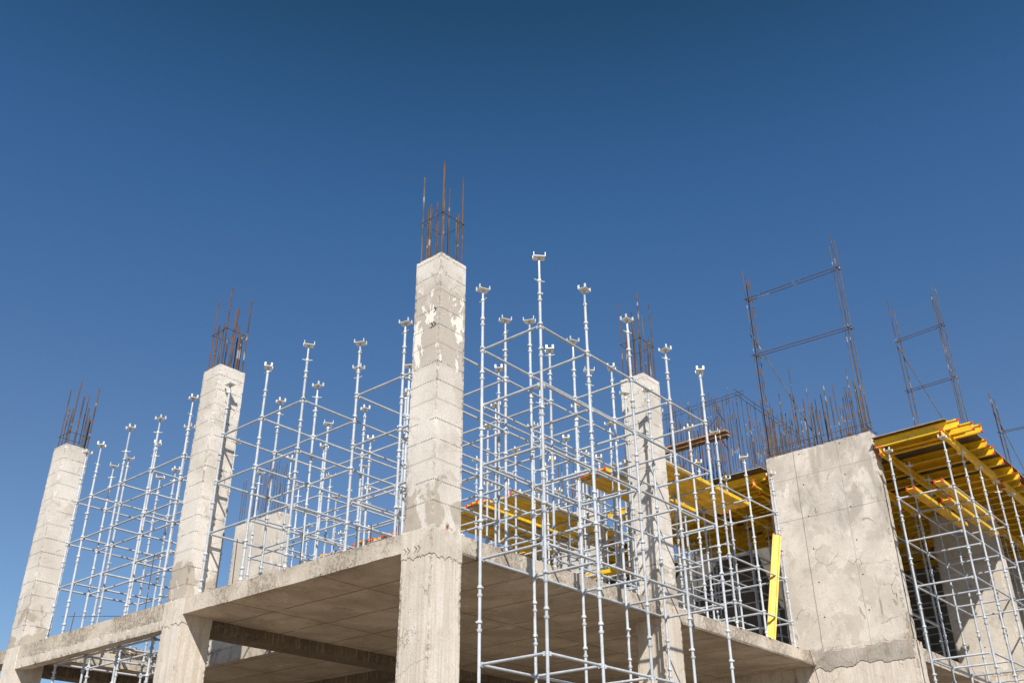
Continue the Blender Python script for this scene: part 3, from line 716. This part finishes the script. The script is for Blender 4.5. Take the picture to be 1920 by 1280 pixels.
GP = 'yellow girders carrying the joists'
def girder(label, x, y, L): beam(label, (x, y, ZPr), L, 0, False, GP, name='girder')
girder('outermost yellow girder on the outer poles right of the broad pier', 12.50, -3.93, 3.95)
girder('yellow girder against the broad pier on the inner poles', 12.62, -2.42, 4.9)
girder('outer yellow girder at the right edge of the picture', 17.0, -3.93, 4.5)
girder('yellow girder behind the shaded pier', 19.4, -2.65, 4.5)
girder('shaded yellow girder behind the broad pier, nearer of two', 13.3, -1.35, 4.5)
girder('shaded yellow girder behind the broad pier, farther of two', 13.3, 1.15, 4.5)
girder('shaded yellow girder left of the broad pier, nearest the pier', 12.60, .95, 3.9)
girder('shaded yellow girder left of the broad pier, under the middle of the deck', 12.60, 2.3, 3.9)
girder('shaded yellow girder deep left of the broad pier', 12.75, 3.5, 3.7)
girder('shaded yellow girder farthest left of the broad pier', 12.75, 5.2, 3.7)
girder('far yellow girder behind the middle platforms', 13.6, 7.6, 4.5)

# ------------------------------------------------------------------ small trestle with plank in the rebar
T = thing('work_trestle', 'rusty trestle frame with wooden plank among the rebar of the core wall', 'trestle', (18.0, 4.2, 4.72))
def tl(x, y, z): return (x - 18.0, y - 4.2, z - 4.72)
for y in (4.55, 7.7):
    for x in (18.0, 18.5):
        b = MB(); b.tube([tl(x, y, 4.72), tl(x, y, 9.9 if x < 18.2 else 9.3)], .026, 8); b.obj('post', M['rebar'], T, True)
    for z in (5.9, 7.0, 8.2, 9.2): rebar(T, tl(18.0, y, z + .2), tl(18.5, y, z - .1), .014, 'tie', 'rung')
rebar(T, tl(18.0, 4.55, 9.2), tl(18.0, 7.7, 6.2), .012, 'tie', 'cross_brace'); rebar(T, tl(18.0, 7.7, 8.9), tl(18.0, 4.55, 6.6), .012, 'rebar2', 'cross_brace')
b = MB(); b.box((17.95, 4.3, 8.56), (18.23, 8.5, 8.61)); b.box((18.28, 4.45, 8.56), (18.56, 8.3, 8.61))
thing('plank', 'weathered wooden planks laid across the rusty trestle', 'planks', (0, 0, 0), None, b.mesh('plank', M['wood']))

# ------------------------------------------------------------------ debris and cable
b = MB(); random.seed(5)
for i in range(150):
    x = random.uniform(1.9, 3.2); y = random.uniform(12.1, 12.7); z = random.uniform(.01, .22) * (1 - abs(x - 2.6) * .7)
    t = random.uniform(0, 3.14); e = random.uniform(-.25, .3); l = random.uniform(.08, .3)
    dv = Vector((math.cos(t), math.sin(t), e)) * l; c = Vector((x, y, z + .02))
    b.tube([c - dv, c + dv], random.uniform(.006, .014), 5)
thing('debris_pile', 'heap of offcut sticks and scrap on the slab behind the opening', 'debris', (0, 0, 0), None, b.mesh('debris_pile', M['rubble']))
b = MB(); pts = []
for i in range(15):
    t = i / 14; pts.append((12.35 + .05 * math.sin(t * 5) + .12 * t, -.02 - .22 * math.sin(t * 1.2), .02 - 2.3 * t - .1 * math.sin(t * 3)))
b.tube(pts, .008, 6)
thing('cable', 'thin dark cable hanging over the slab edge beside the broad pier', 'cable', (0, 0, 0), None, b.mesh('cable', M['cable'], True))
b = MB()
b.tube([(5.77, -.26, 1.25), (6.0, -.14, 1.17), (6.3, -.012, 1.20)], .004, 5); b.tube([(5.79, -.27, .75), (6.05, -.13, .95), (6.3, -.012, 1.18)], .004, 5)
thing('tie_wire', 'thin rusty tie wires between a scaffold pole and the second right column', 'wire', (0, 0, 0), None, b.mesh('tie_wire', M['tie'], True))
b = MB(); random.seed(11)
for i in range(9):
    x = random.uniform(2.2, 5.5); y = random.uniform(.1, .5); t = random.uniform(-.5, .5); l = random.uniform(.3, .9)
    b.tube([(x, y, .03), (x + l * .5, y + t * .1, .05), (x + l, y + t * .3, .02)], .007, 5)
thing('rebar_offcuts', 'few rusty rebar offcuts lying near the slab edge', 'offcuts', (0, 0, 0), None, b.mesh('rebar_offcuts', M['rebar']))
